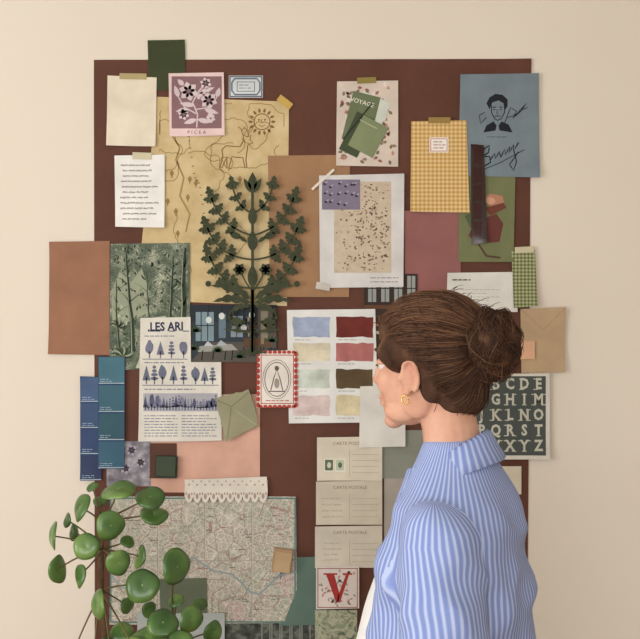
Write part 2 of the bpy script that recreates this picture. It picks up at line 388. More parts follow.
# watercolor chart
s=Sheet('watercolour_swatch_chart',6,[(287,310),(375,309),(378,422),(289,423)],(218,217,212))
cols=[((154,165,188),(108,46,40)),((210,200,174),(172,108,104)),((196,202,190),(90,74,50)),((210,190,186),(210,197,162))]
ys=[(317,337),(343,361),(369,388),(395,415)]
for (y0,y1),(a,b) in zip(ys,cols):
    for (x0,x1),c in (((293,330),a),((336,373),b)):
        wm=m_two('watercolour_%d_%d_%d'%c,[(.3,tuple(int(q*.88) for q in c)),(.7,tuple(min(255,int(q*1.09)) for q in c))],6)
        p=[]
        N=7
        for i in range(N): p.append((x0+(x1-x0)*i/N,y0+s.r.uniform(-.7,.7)))
        for i in range(3): p.append((x1+s.r.uniform(-.7,.7),y0+(y1-y0)*i/3))
        for i in range(N): p.append((x1-(x1-x0)*i/N,y1+s.r.uniform(-.7,.7)))
        for i in range(3): p.append((x0+s.r.uniform(-.7,.7),y1-(y1-y0)*i/3))
        s.poly(p[::-1],wm,1); s.words(x0+2,y1+1.5,x0+20,y1+4,1,(140,132,126),h=.6)
s.done()
# red scalloped card
s=Sheet('red_scalloped_card',8,[(258,351),(296,350),(297,406),(257,407)],(220,212,202))
rd=(170,66,56)
for i in range(10):
    for x in (258.5,296): s.ell(x,354+i*5.6,1.9,2.6,rd,1,n=10); 
for i in range(8):
    for y in (352,406): s.ell(261+i*4.7,y,2.2,1.7,rd,1,n=10)
s.frame(261,354.5,294,403.5,.8,rd,2); s.ring(277,379,12,17,.8,(110,100,96),2); s.ring(277,379,14,19.5,.5,(110,100,96),2)
s.line([(271,390),(274,378),(277,369),(280,378),(283,390)],1,(110,100,96),3); s.ell(277,368,2.2,2.4,(100,92,88),3); s.ell(277,383,2.6,5,(150,142,134),3)
s.line([(269,391),(285,391)],1,(90,82,78),3); s.words(266,399,289,401.5,1,rd,h=.8).done()
# narrow photo
s=Sheet('cafe_photo_print',4,R(364,274,417,344),(58,46,40))
for x in(368,381,394,407): s.rect(x,276,x+8,302,(150,154,150),1); s.rect(x+3.6,276,x+4.4,302,(50,40,34),2); s.rect(x,288,x+8,289,(50,40,34),2)
for x in(370,384,398): s.line([(x,340),(x+1,316),(x+9,316),(x+10,340)],1.3,(120,76,44),3); s.rect(x,324,x+10,326,(150,98,60),3)
s.rect(364,305,417,309,(96,66,46),2); s.rect(366,331,415,334,(170,160,144),2)
s.done()
s=Sheet('printed_letter',4,[(447,273),(516,272),(517,312),(446,312)],(216,214,206),curl={0:(.003,18)})
s.words(452,279,480,281,1,DK,h=1.2); s.words(452,288,500,306,5,(176,172,166),h=.6).done()
s=Sheet('green_gingham_swatch',5,[(511,251),(534,250),(537,306),(513,308)],m_gingham('green_gingham_weave',(174,176,136),(130,134,88),(90,98,58),28),curl={2:(.006,25),3:(.004,20)})
s.tape(514,247,533,253,-3,(196,188,156)).done()
s=Sheet('tan_kraft_envelope',3,[(520,309),(565,307),(564,372),(521,373)],(180,154,122),curl={1:(.005,30),2:(.006,30)})
s.line([(520,309),(543,330),(565,307)],.6,(160,134,102),1).done()
Sheet('peach_sticky_note',6,R(518,341,534,359),(214,168,136)).done()
# alphabet
s=Sheet('alphabet_poster',5,[(470,374),(549,373),(549,459),(468,459)],(210,205,192),curl={2:(.005,25)})
s.rect(471,376,545,455,(74,80,76),1)
al=(190,188,172)
for i,(row) in enumerate(['ABCDE','FGHIM','JKLNO','PQRST','UVXYZ']):
    for j,ch in enumerate(row):
        x=481+j*14.2; y=384+i*15.4
        s.text(ch,x,y,15,al,3,0,.035,0,.82)
        yb=y+5.1; yt=y-5.7
        for px_,top,bot in {'A':[(-4.5,0,1),(4.5,0,1)],'F':[(-3,1,1)],'H':[(-4,1,1),(4,1,1)],'I':[(0,1,1)],'M':[(-5,1,1),(5,1,1)],'K':[(-4,1,1),(4,1,1)],'L':[(-3,1,1)],'N':[(-4,1,1),(4,1,1)],'P':[(-3,1,1)],'R':[(-4,1,1),(4,0,1)],'T':[(0,0,1)],'U':[(-4,1,0),(4,1,0)],'V':[(-4.3,1,0),(4.3,1,0)],'X':[(-4,1,1),(4,1,1)],'Y':[(-4,1,0),(4,1,0),(0,0,1)],'D':[(-3,1,1)],'E':[(-3,1,1)],'B':[(-3,1,1)]}.get(ch,[]):
            if top: s.rect(x+px_-2.2,yt,x+px_+2.2,yt+.9,al,3.2)
            if bot: s.rect(x+px_-2.2,yb-.4,x+px_+2.2,yb+.5,al,3.2)
s.done()
# paint chips
for nm,x0,y0,x1,y1,cl in(('navy_paint_chip_strip',81,376,103,480,[(64,88,124),(50,72,108),(40,60,98),(36,50,84)]),('teal_paint_chip_strip',99,356,126,468,[(60,104,118),(48,90,104),(38,76,88),(46,84,104)])):
    s=Sheet(nm,5 if 'navy' in nm else 6,[(x0,y0),(x1,y0+1),(x1-1,y1),(x0,y1)],(44,66,96),curl={3:(.004,20),0:(.003,18)})
    h=(y1-y0)/4
    for i,c in enumerate(cl):
        s.rect(x0+.6,y0+1+i*h,x1-1,y0+(i+1)*h-1.4,mat(c,.45),1); s.rect(x0+.6,y0+(i+1)*h-1.4,x1-1,y0+(i+1)*h-.6,(170,182,190),1)
        s.words(x0+2,y0+(i+1)*h-6,x0+14,y0+(i+1)*h-2,2,(150,166,180),h=.6)
    s.done()
Sheet('peach_paper',1.3,[(151,395),(260,394),(260,493),(150,492)],(204,160,140)).done()
s=Sheet('grey_flower_photo',2,R(107,441,151,486),m_two('grey_flower_print',[(.3,(84,80,88)),(.5,(136,132,138)),(.7,(184,180,184))],7))
for x,y in((118,455),(132,450),(126,468),(141,462)): flower(s,x,y,6,(160,152,162),(90,80,90),1)
s.done()
s=Sheet('brown_card',2.3,R(150,443,177,478),(88,58,46)).done()
def block(name,px0,py0,px1,py1,th,col,top,layer,rot,deco):
    me=bpy.data.meshes.new(name); bm=bmesh.new()
    w=(px1-px0)*S;h=(py1-py0)*S
    bmesh.ops.create_cube(bm,size=1,matrix=Matrix.Diagonal((w,th,h,1)))
    bmesh.ops.bevel(bm,geom=bm.edges[:],offset=.002,segments=2,affect='EDGES'); bm.to_mesh(me); bm.free()
    me.materials.append(mat(col,.5)); o=bpy.data.objects.new(name,me); link(o)
    oy=-(0.0022+layer*.0014)-th/2
    o.location=(((px0+px1)/2-320)*S,oy,CZ-((py0+py1)/2-319.5)*S); o.rotation_euler=(0,math.radians(rot),0)
    d=Sheet('face_print',0,[((320-w/2/S*.85),319.5-h/2/S*.85),(320+w/2/S*.85,319.5+h/2/S*.85)],top,n=2); d.off=0
    deco(d); f=d.done(); f.parent=o; 
    f.location=(0,-th/2-.0008,0); return o
def d1(d): d.ell(320,316,5,4,(110,60,50),1); d.leaf(316,324,325,319,4,(150,156,124),2); d.words(313,325,327,328,1,(170,168,140),h=1)
block('green_rubber_stamp',156,455,178,477,.012,(50,54,42),(66,76,60),3,2,d1)
def d2(d): d.text('STUDIO',320,317,4.2,(90,60,44),1,0,.02); d.words(314,321,326,326,2,(110,80,60),h=.8)
s=Sheet('sage_fabric_scrap',7,[(216,398),(250,389),(259,425),(226,441)],(146,142,114),curl={1:(.008,22),3:(.006,22)},wave=.003,jag=.8)
s.line([(218,400),(232,406),(249,392)],1,(122,120,92),2); s.line([(232,406),(228,438)],1,(124,122,94),2); s.line([(236,410),(256,424)],1.4,(160,156,128),2).done()
# lace
lc=(214,207,193)
s=Sheet('lace_trim',6,[(185,479),(267,476),(268,490),(186,491)],lc,wave=.002)
for i in range(10):
    x=189.5+i*8.2; y=491+(-.03*i*8/8)
    s.ell(x,y,4.6,11,lc,1,n=18); s.ell(x,y+4.5,1.5,3,(166,144,130),3,n=8); 
    for dx in(-2.8,2.8): s.ell(x+dx,y+2,.8,1.6,(166,144,130),3,n=6)
    s.ell(x,484,1.1,1.1,(176,152,136),3,n=8); s.ell(x+4,480.5,.9,.9,(176,152,136),3,n=8)
s.done()
# map
s=Sheet('folded_street_map',3,[(112,496),(296,496),(297,622),(110,624)],m_map(),wave=.0018,curl={1:(.004,30)})
s.frame(110.5,497,296,622,1.6,(92,126,120),1)
for x in(158,205,252): s.line([(x,498),(x,621)],.8,(160,152,140),2); s.line([(x+1,498),(x+1,621)],.5,(204,198,184),2)
s.line([(113,560),(295,560)],.8,(160,152,140),2)
s.line([(112+i*9.2,575+14*math.sin(i*.5)+5*math.sin(i*1.3)) for i in range(21)],1.8,(138,154,154),2)
rr=random.Random(31)
for i in range(50): s.words((a:=rr.uniform(118,280)),(b:=rr.uniform(502,612)),a+rr.uniform(5,12),b+2,1,rr.choice([(110,100,94),(144,90,82),(100,106,94)]),h=.8)
s.done()
block('wooden_stamp_block',273,547,292,570,.018,(170,138,102),(182,154,118),5,8,d2)
# postcards
for k,(y0,y1,nx) in enumerate(((437,480,0),(481,524,-1),(526,567,-2))):
    s=Sheet('vintage_postcard',6-k,[(317+nx,y0),(382,y0-1),(382,y1),(317+nx,y1)],[(208,199,180),(198,189,170),(202,194,177)][k],curl={3:(.003,20)},seed=k)
    s.text('CARTE POSTALE',350,y0+6,4.6,(140,120,100),2,0,.0)
    for i in range(4): s.line([(352,y0+17+i*6),(378,y0+17+i*6)],.4,(170,156,138),2)
    s.line([(349.5,y0+12),(349.5,y1-4)],.4,(170,156,138),2)
    if k==0:
        for x,c in((329,(90,106,82)),(340,(180,186,162))): s.rect(x-5,458,x+5,471,(220,214,200),3); s.rect(x-4,459.2,x+4,469.8,c,4); s.ell(x,464.5,2,3,(200,196,174) if x<335 else (90,106,82),5)
    else: s.hand(321,y0+14,346,y1-5,4,(150,134,116),w=.4)
    s.done()
s=Sheet('white_index_card',7,[(360,386),(405,385),(405,446),(359,447)],(214,211,203),curl={3:(.004,20)}).done()
Sheet('grey_green_paper',2,R(382,430,440,478),(134,137,124)).done()
Sheet('beige_sheet',1,R(384,476,450,560),(166,158,148)).done()
Sheet('cream_card',2,R(498,466,521,494),(206,196,176)).done()
Sheet('sea_green_paper',4,[(280,557),(316,556),(316,624),(281,625)],(92,114,102)).done()
s=Sheet('letter_v_card',7,[(316,566),(359,565),(359,607),(316,608)],(214,202,194))
s.frame(317.5,567,357.5,606.5,.8,(150,90,84),1); vr=(162,54,52)
s.poly([(326,573),(334,573),(339.5,593),(338,601),(336,601)],vr,4); s.poly([(346,573),(349,573),(340,601),(337,601),(337.5,596)],vr,4)
s.rect(323.5,572,337,573.6,vr,5); s.rect(342.5,572,352,573.6,vr,5)
rr=random.Random(3)
for i in range(60):
    x=rr.uniform(321,354); y=rr.uniform(571,603); a=rr.random()*6; s.leaf(x,y,x+4*math.cos(a),y+4*math.sin(a),2,rr.choice([(170,150,144),(188,138,132),(150,154,140)]),2)
s.done()
s=Sheet('marbled_green_card',5,[(315,609),(357,609),(357,650),(315,650)],m_two('marbled_green',[(.35,(84,100,78)),(.5,(180,180,154)),(.62,(120,132,104)),(.75,(196,194,176))],8,4,1.5)).done()
s=Sheet('garden_photo_print',2,[(208,606),(316,606),(316,655),(208,655)],m_two('garden_photo',[(.3,(34,40,36)),(.5,(76,80,72)),(.6,(112,116,104)),(.75,(60,62,46))],10))
for x in range(262,312,10): s.line([(x,652),(x,622),(x+4,617),(x+8,622),(x+8,652)],1,(140,142,134),1)
s.done()
Sheet('moss_green_card',5,[(160,578),(207,577),(208,614),(161,615)],(98,106,86)).done()
Sheet('pale_blue_note',6,R(138,612,225,655),(172,178,174)).done()
# paper-cut tree
pm=mat((62,67,48),.85,.1,40,.2)
s=Sheet('papercut_tree',7,R(251.8,182,254.2,352),pm,n=4,edge=.0008); s.off+=.005
def bez(p0,p1,p2,t): return tuple((1-t)**2*a+2*t*(1-t)*b+t*t*c for a,b,c in zip(p0,p1,p2))
def branch(p0,p1,p2,nl,ll,lw,lobes=3,stemw=1.8,a1=1.0,t0=.3):
    s.line([bez(p0,p1,p2,i/12) for i in range(13)],stemw,pm,1)
    for i in range(nl):
        t=t0+(.92-t0)*i/max(1,nl-1); x,y=bez(p0,p1,p2,t); x2,y2=bez(p0,p1,p2,t+.03); a=math.atan2(y2-y,x2-x)
        for sd in(-1,1):
            b=a+sd*a1; L=ll*(1-.15*t)
            s.leaf(x,y,x+L*math.cos(b),y+L*math.sin(b),lw,pm,1+(i%3)*1.2,lobes,bend=-sd*1.4)
    x,y=p2; x0,y0=bez(p0,p1,p2,.93); a=math.atan2(y-y0,x-x0); s.leaf(x,y,x+ll*math.cos(a),y+ll*math.sin(a),lw*1.1,pm,5,lobes)
for sg in(-1,1):
    X=lambda d:253+sg*d
    branch((253,214),(X(16),208),(X(20),186),3,10,7,2)
    branch((253,236),(X(32),228),(X(41),198),4,12,8.5)
    branch((253,260),(X(34),258),(X(45),228),4,13,9.5)
    branch((253,288),(X(30),290),(X(43),256),4,13,9.5)
    for (a,b,c,d,w,bd) in ((2,299,42,286,11,-5),(2,303,40,302,10,-4),(2,306,24,314,7,-3)): s.leaf(X(a),b,X(c),d,w,pm,3,4,bend=sg*bd)
    s.ell(X(44),284,3,3,pm,6,n=10)
    fx,fy=X(13),270; s.line([(253,292),(X(7),282),(fx,fy)],1.4,pm,2)
    for a in range(6): b=a*math.pi/3; s.leaf(fx,fy,fx+7*math.cos(b),fy+7*math.sin(b),5.5,pm,4)
    bx,by=X(17),236; s.ell(bx,by,5.6,3.4,pm,6,rot=-22*sg,n=14); s.ell(bx+sg*4.6,by-3.6,2.4,2.3,pm,6,n=10); s.leaf(bx-sg*4,by+1,bx-sg*12,by+7,4,pm,6); s.leaf(bx+sg*6,by-4,bx+sg*9.5,by-3.6,1.4,pm,6)
    bx,by=X(16),322; s.ell(bx,by,6.8,4.6,pm,6,rot=-14*sg,n=14); s.ell(bx+sg*6.4,by-4.6,3,2.5,pm,6,n=10); s.leaf(bx+sg*5,by-5,bx+sg*2.6,by-13,2.3,pm,6); s.leaf(bx+sg*6,by-5,bx+sg*4.6,by-13.5,2.3,pm,6)
    s.line([(bx+sg*4,by+2),(bx+sg*6,by+7)],1.8,pm,6); s.line([(bx-sg*4,by+2),(bx-sg*1,by+7)],2.2,pm,6); s.ell(bx-sg*7,by,1.7,1.7,pm,6,n=8)
    s.leaf(X(0),332,X(30),329,4,pm,4,3)
for a in((253,192,253,173,9),(253,194,244,179,6),(253,194,262,179,6),(253,226,253,206,9),(253,252,253,230,10),(253,288,253,264,10)): s.leaf(*a,pm,5)
s.line([(253,182),(253,352)],2.8,pm,7); s.line([(253,290),(252,352)],3.6,pm,7)
s.leaf(238,352,268,352,5,pm,4); s.done()
# ---------------------------------------------------------------- room
def box(name,a,b,m,parent=None,bev=0):
    me=bpy.data.meshes.new(name); bm=bmesh.new()
    bmesh.ops.create_cube(bm,size=1,matrix=Matrix.Diagonal((b[0]-a[0],b[1]-a[1],b[2]-a[2],1)))
    if bev: bmesh.ops.bevel(bm,geom=bm.edges[:],offset=bev,segments=2,affect='EDGES')
    bm.to_mesh(me); bm.free(); me.materials.append(m); o=bpy.data.objects.new(name,me); link(o,parent)
    o.location=[(a[i]+b[i])/2 for i in range(3)]; return o
wt=NT('painted_plaster'); wt.b.inputs['Roughness'].default_value=.9; o_=wt.obj()
wt.col(wt.ramp(wt.noise(o_,1.2,3),[(.3,C((220,209,193))),(.7,C((225,215,199)))])); wt.bump(wt.noise(o_,90,4,.6),.08,.001)
wm=wt.m
box('wall_back',(-2.5,0,0),(2.5,.12,2.7),wm)
box('wall_right',(2.5,-4.6,0),(2.62,.12,2.7),wm)
def wall_win(name,axis,pos,a0,a1,w0,w1,z0,z1):
    par=bpy.data.objects.new(name,None); link(par)
    for i,(p,q,r,t) in enumerate(((a0,w0,0,2.7),(w1,a1,0,2.7),(w0,w1,0,z0),(w0,w1,z1,2.7))):
        if axis=='x': box('panel_%d'%i,(pos,p,r),(pos+.12,q,t),wm,par)
        else: box('panel_%d'%i,(p,pos,r),(q,pos+.12,t),wm,par)
wall_win('wall_left','x',-2.62,-4.6,.12,-3.2,-1.2,.8,2.4)
wall_win('wall_front','y',-4.72,-2.62,2.62,-1.9,0.7,.8,2.45)
wh=mat((232,230,224),.5,.02)
for nm,ax in(('window_1','x'),('window_2','y')):
    par=bpy.data.objects.new(nm,None); link(par)
    a0,a1,z0,z1=(-3.2,-1.2,.8,2.4) if ax=='x' else (-1.9,.7,.8,2.45)
    for i,(p,q,r,t) in enumerate(((a0,a0+.05,z0,z1),(a1-.05,a1,z0,z1),(a0,a1,z0,z0+.05),(a0,a1,z1-.05,z1),((a0+a1)/2-.025,(a0+a1)/2+.025,z0,z1))):
        if ax=='x': box('frame_%d'%i,(-2.6,p,r),(-2.54,q,t),wh,par)
        else: box('frame_%d'%i,(p,-4.7,r),(q,-4.64,t),wh,par)
t=NT('oak_floor'); mp=t.n('ShaderNodeMapping'); mp.inputs['Scale'].default_value=(1,8,1); t.l(t.obj(),mp.inputs[0])
t.col(t.ramp(t.noise(mp.outputs[0],4,4),[(.3,C((140,116,90))),(.7,C((172,148,118)))])); t.b.inputs['Roughness'].default_value=.5
box('floor',(-2.62,-4.72,-.1),(2.62,.12,0),t.m)
box('ceiling',(-2.62,-4.72,2.7),(2.62,.12,2.8),mat((232,231,226),.9,.01))
box('baseboard_back',(-2.5,-.015,0),(2.5,0,.1),wh)
wood=mat((160,126,90),.5,.1,6,.1)
sb=bpy.data.objects.new('wooden_sideboard',None); link(sb)
box('top',(-1.15,-.56,.69),(-.12,-.03,.72),wood,sb,.004); box('body',(-1.12,-.54,.18),(-.15,-.04,.69),wood,sb,.004)
for i in range(2): box('door_%d'%i,(-1.1+i*.475,-.555,.2),(-.645+i*.475,-.54,.67),wood,sb,.003)
for i,(x,y) in enumerate(((-1.08,-.5),(-.19,-.5),(-1.08,-.08),(-.19,-.08))): box('leg_%d'%i,(x-.02,y-.02,0),(x+.02,y+.02,.18),wood,sb,.003)
# ---------------------------------------------------------------- pilea
def PP(px,py,y):
    k=(y+CD)/CD*S; return Vector(((px-320)*k,y,CZ-(py-319.5)*k))
lt_=NT('pilea_leaf'); o_=lt_.obj()
lt_.col(lt_.ramp(lt_.noise(o_,11,2),[(.3,C((48,78,38))),(.52,C((78,110,52))),(.75,C((126,156,80)))])); lt_.b.inputs['Roughness'].default_value=.28
lt_.b.inputs['Specular IOR Level'].default_value=.5
dotm=mat((126,152,88),.5); stm=mat((104,92,58),.6); bark=mat((96,74,50),.8,.15,60,.4)
plant=bpy.data.objects.new('potted_pilea',None); link(plant)
def tube_bm(bm,pts,rad,seg=8,mi=0,caps=True):
    rings=[]; n=len(pts)
    for i,p in enumerate(pts):
        d=(Vector(pts[min(n-1,i+1)])-Vector(pts[max(0,i-1)])).normalized()
        a=Vector((0,1,0)) if abs(d.y)<.8 else Vector((1,0,0)); u=d.cross(a).normalized(); v=d.cross(u)
        rings.append([bm.verts.new(Vector(p)+rad[i]*(u*math.cos(2*math.pi*j/seg)+v*math.sin(2*math.pi*j/seg))) for j in range(seg)])
    for i in range(n-1):
        for j in range(seg):
            f=bm.faces.new((rings[i][j],rings[i][(j+1)%seg],rings[i+1][(j+1)%seg],rings[i+1][j])); f.material_index=mi; f.smooth=True
    if caps:
        for r in(rings[0][::-1],rings[-1]): f=bm.faces.new(r); f.material_index=mi
bmL=bmesh.new(); bmS=bmesh.new(); rr=random.Random(5)
def pleaf(px,py,rx,ry,rot,y,root):
    c=PP(px,py,y); k=(y+CD)/CD*S; big=max(rx,ry)*k*rr.uniform(.9,1.04)
    asp=min(rx,ry)/max(rx,ry)*.95; tilt=math.acos(max(.2,min(1,asp)))
    ax=math.radians(rot)+(0 if rx>=ry else math.pi/2)
    axis=Vector((math.cos(ax),0,-math.sin(ax)))
    nrm=Vector((0,-1,0)); Mx=Matrix.Rotation(tilt,3,axis); n1=Mx@nrm; n2=Matrix.Rotation(-tilt,3,axis)@nrm
    nv=n1 if n1.z>=n2.z else n2
    u=axis; v=nv.cross(u).normalized()
    K=24; prev=None; cv=bmL.verts.new(c-nv*big*.06); ph=rr.random()*6
    for ri,fr in enumerate((.06,.3,.55,.8,1.0)):
        ring=[]
        for j in range(K):
            a=2*math.pi*j/K; q=fr*big*(1+.035*math.sin(3*a+ph)*fr+.02*math.sin(5*a))
            h=-.06*big+ .10*big*math.sin(fr*2.3) -.20*big*fr**3 + .09*big*fr*math.sin(2*a+ph)
            ring.append(bmL.verts.new(c+u*q*math.cos(a)+v*q*math.sin(a)+nv*h))
        for j in range(K):
            j2=(j+1)%K
            f=bmL.faces.new((cv,ring[j],ring[j2]) if prev is None else (prev[j],ring[j],ring[j2],prev[j2]))
            f.smooth=True; f.material_index=1 if ri==0 else 0
        prev=ring
    rt=Vector(root); att=c-nv*big*.08; mid=(rt+att)/2-nv*big*.5+Vector((0,0,-.005+ (att-rt).length*.12)); P=[]
    for i in range(10):
        t=i/9; P.append(rt*(1-t)**2+mid*2*t*(1-t)+att*t*t)
    tube_bm(bmS,P,[.0022-.0008*i/9 for i in range(10)],6,0)
st1=PP(101,545,-.40); st2=PP(172,650,-.36)
LV=[(118,488,18,7,-8,-.40,0),(150,496,15,10,5,-.38,0),(79,507,9,15,25,-.42,0),(154,513,14,7,12,-.36,0),(111,526,15,16,0,-.46,0),(86,546,15,15,0,-.47,0),(51,536,6,14,5,-.40,0),(60,569,6,14,-8,-.42,0),(78,576,8,13,10,-.45,0),
(119,563,13,14,0,-.48,0),(142,585,17,16,0,-.50,0),(178,567,13,19,-5,-.46,1),(96,605,9,15,5,-.47,0),(138,556,6,12,20,-.42,0),(100,500,8,5,0,-.34,0),(128,541,8,5,30,-.38,0),(72,532,6,9,10,-.36,0),
(163,622,16,12,10,-.46,1),(192,620,12,14,0,-.44,1),(146,636,17,9,-10,-.46,1),(214,632,9,11,0,-.40,1),(122,630,13,7,0,-.42,1),(180,640,14,11,0,-.50,1),(205,650,12,10,0,-.46,1),(110,648,15,10,10,-.45,0),(233,658,12,10,0,-.42,1),(93,658,12,11,0,-.42,0),(70,660,12,10,20,-.40,0),
(176,600,9,6,-15,-.38,1),(200,603,8,5,10,-.36,1),(150,610,7,9,0,-.40,1),(132,645,13,10,0,-.49,0),(160,650,14,12,0,-.52,1),(128,606,6,8,0,-.36,0),(92,486,7,4,-20,-.34,0),(66,520,5,8,15,-.35,0)]
for i,(x,y,a,b,r,yy,w) in enumerate(LV):
    base=st1 if w==0 else st2
    rootz=base+Vector((rr.uniform(-.004,.004),0,(.05 if y<520 else -.01 if y<580 else -.09) if w==0 else (.06 if y<600 else .0)))
    pleaf(x,y,a,b,r,yy,rootz)
potx=(st1.x+st2.x)/2; poty=-.38
tube_bm(bmS,[(potx-.02,poty,.84),(st1.x+.01,poty,.92),(st1.x,-.4,1.02),(st1.x,-.4,st1.z+.06)],[.009,.008,.007,.005],10,1)
tube_bm(bmS,[(potx+.03,poty,.84),(st2.x,poty+.01,.88),(st2.x,-.36,st2.z+.07)],[.009,.008,.005],10,1)
for nm,bm,ms in(('leaves',bmL,[lt_.m,dotm]),('stems',bmS,[stm,bark])):
    me=bpy.data.meshes.new(nm); bm.to_mesh(me); bm.free()
    for m in ms: me.materials.append(m)
    o=bpy.data.objects.new(nm,me); link(o,plant)
    if nm=='leaves':
        so=o.modifiers.new('s','SOLIDIFY'); so.thickness=.0012; so.offset=-1
def lathe(name,prof,loc,m,parent,seg=40):
    me=bpy.data.meshes.new(name); bm=bmesh.new(); rg=[]
    for r,z in prof: rg.append([bm.verts.new((loc[0]+r*math.cos(2*math.pi*j/seg),loc[1]+r*math.sin(2*math.pi*j/seg),loc[2]+z)) for j in range(seg)])
    for i in range(len(rg)-1):
        for j in range(seg): f=bm.faces.new((rg[i][j],rg[i][(j+1)%seg],rg[i+1][(j+1)%seg],rg[i+1][j])); f.smooth=True
    bm.faces.new(rg[0][::-1]); bm.faces.new(rg[-1]); bm.to_mesh(me); bm.free(); me.materials.append(m)
    return link(bpy.data.objects.new(name,me),parent)
lathe('pot',[(.06,0),(.075,.01),(.092,.13),(.094,.14),(.086,.14),(.083,.12),(.08,.118)],(potx,poty,.721),mat((180,116,88),.7,.06,8,.2),plant)
lathe('soil',[(.0801,.112),(.07,.12),(.02,.124)],(potx,poty,.721),mat((58,44,34),.95,.2,80,.8),plant)
# ---------------------------------------------------------------- woman
woman=bpy.data.objects.new('woman',None); link(woman)
HX,HY,HZ=0.184,-.75,1.531
woman.location=(HX,HY,HZ); woman.rotation_euler=(0,0,math.radians(-21))
HEADM=Matrix.Translation((.045,0,-.12))@Matrix.Rotation(math.radians(-8),4,'Z')@Matrix.Rotation(math.radians(-4),4,'Y')@Matrix.Translation((-.045,0,.12))
def ellip(bm,c,r,rot=None):
    M=Matrix.Translation(c)@(rot or Matrix.Identity(4))@Matrix.Diagonal((r[0],r[1],r[2],1))
    bmesh.ops.create_uvsphere(bm,u_segments=24,v_segments=16,radius=1,matrix=M)
def caps(bm,pts,rad,seg=20):
    tube_bm(bm,[Vector(p) for p in pts],rad,seg)
    ellip(bm,pts[0],(rad[0],)*3); ellip(bm,pts[-1],(rad[-1],)*3)
def loft(bm,rings,seg=48,pw=2.0):
    R_=[]
    for (cx,cy,z,rx,ry) in rings:
        L=[]
        for j in range(seg):
            a=2*math.pi*j/seg; c,s_=math.cos(a),math.sin(a)
            L.append(bm.verts.new((cx+rx*math.copysign(abs(c)**(2/pw),c),cy+ry*math.copysign(abs(s_)**(2/pw),s_),z)))
        R_.append(L)
    for i in range(len(R_)-1):
        for j in range(seg): bm.faces.new((R_[i][j],R_[i][(j+1)%seg],R_[i+1][(j+1)%seg],R_[i+1][j]))
    bm.faces.new(R_[0][::-1]); bm.faces.new(R_[-1])
def remesh(bm,vox,smooth=4,fac=.5):
    bmesh.ops.recalc_face_normals(bm,faces=bm.faces[:])
    me=bpy.data.meshes.new('tmp'); bm.to_mesh(me); bm.free(); ob=bpy.data.objects.new('tmp',me); link(ob)
    r=ob.modifiers.new('r','REMESH'); r.mode='VOXEL'; r.voxel_size=vox; r.adaptivity=0
    if smooth: sm=ob.modifiers.new('s','SMOOTH'); sm.factor=fac; sm.iterations=smooth
    dg=bpy.context.evaluated_depsgraph_get(); dg.update()
    out=bpy.data.meshes.new_from_object(ob.evaluated_get(dg)); bpy.data.objects.remove(ob); bpy.data.meshes.remove(me)
    for p in out.polygons: p.use_smooth=True
    return out
def child(name,me,m,head=False):
    me.materials.clear(); me.materials.append(m); me.name=name; o=link(bpy.data.objects.new(name,me),woman)
    if head: o.matrix_local=HEADM
    return o
def bmme(bm):
    me=bpy.data.meshes.new('x'); bm.to_mesh(me); bm.free()
    for p in me.polygons: p.use_smooth=True
    return me
sk=NT('skin'); sk.b.inputs['Roughness'].default_value=.55
o_=sk.obj(); sk.col(sk.ramp(sk.noise(o_,16,4),[(.3,C((196,140,116))),(.5,C((210,160,134))),(.7,C((218,174,148)))])); sk.bump(sk.noise(o_,320,3),.12,.001)
sk.b.inputs['Subsurface Weight'].default_value=.08; sk.b.inputs['Subsurface Radius'].default_value=(.01,.004,.002); sk.b.inputs['Subsurface Scale'].default_value=1
bm=bmesh.new()
for c,r in [((.012,0,.022),(.088,.072,.083)),((-.030,0,-.035),(.050,.058,.068)),((-.034,0,-.074),(.044,.046,.034)),((-.064,0,-.098),(.017,.02,.015)),
 ((-.045,.034,-.03),(.030,.024,.030)),((-.045,-.034,-.03),(.030,.024,.030)),((-.058,0,.022),(.023,.046,.014)),((-.074,0,.004),(.011,.009,.022)),((-.084,0,-.014),(.011,.009,.016)),((-.090,0,-.026),(.011,.010,.009)),
 ((-.083,.009,-.030),(.010,.008,.008)),((-.083,-.009,-.030),(.010,.008,.008)),((-.074,0,-.048),(.010,.020,.016)),((-.079,0,-.057),(.009,.020,.0055)),((-.077,0,-.068),(.009,.018,.006)),((-.068,0,-.08),(.012,.02,.012)),
 ((.002,.047,-.058),(.032,.018,.036)),((.002,-.047,-.058),(.032,.018,.036)),((-.03,.038,-.08),(.034,.016,.02)),((-.03,-.038,-.08),(.034,.016,.02))]: ellip(bm,c,r)
for sg in(-1,1):
    P=[]
    for i in range(15):
        a=math.radians(-70+290*i/14); P.append((.006+.014*math.cos(a),sg*(.076+.004*math.sin(a)),-.022+.026*math.sin(a)))
    caps(bm,P,[.0038]*15,10); ellip(bm,(.002,sg*.073,-.022),(.012,.006,.022)); ellip(bm,(-.003,sg*.074,-.047),(.007,.0055,.009)); ellip(bm,(-.012,sg*.076,-.024),(.005,.006,.007))
bm.transform(HEADM)
caps(bm,[(.026,0,-.05),(.038,0,-.11),(.052,0,-.19),(.055,0,-.26)],[.050,.047,.053,.068])
head=child('head_and_neck',remesh(bm,.0028,3,.5),sk.m)
wE=mat((214,208,202),.2,.01); iris=mat((60,44,32),.2); lip=mat((170,100,90),.4)
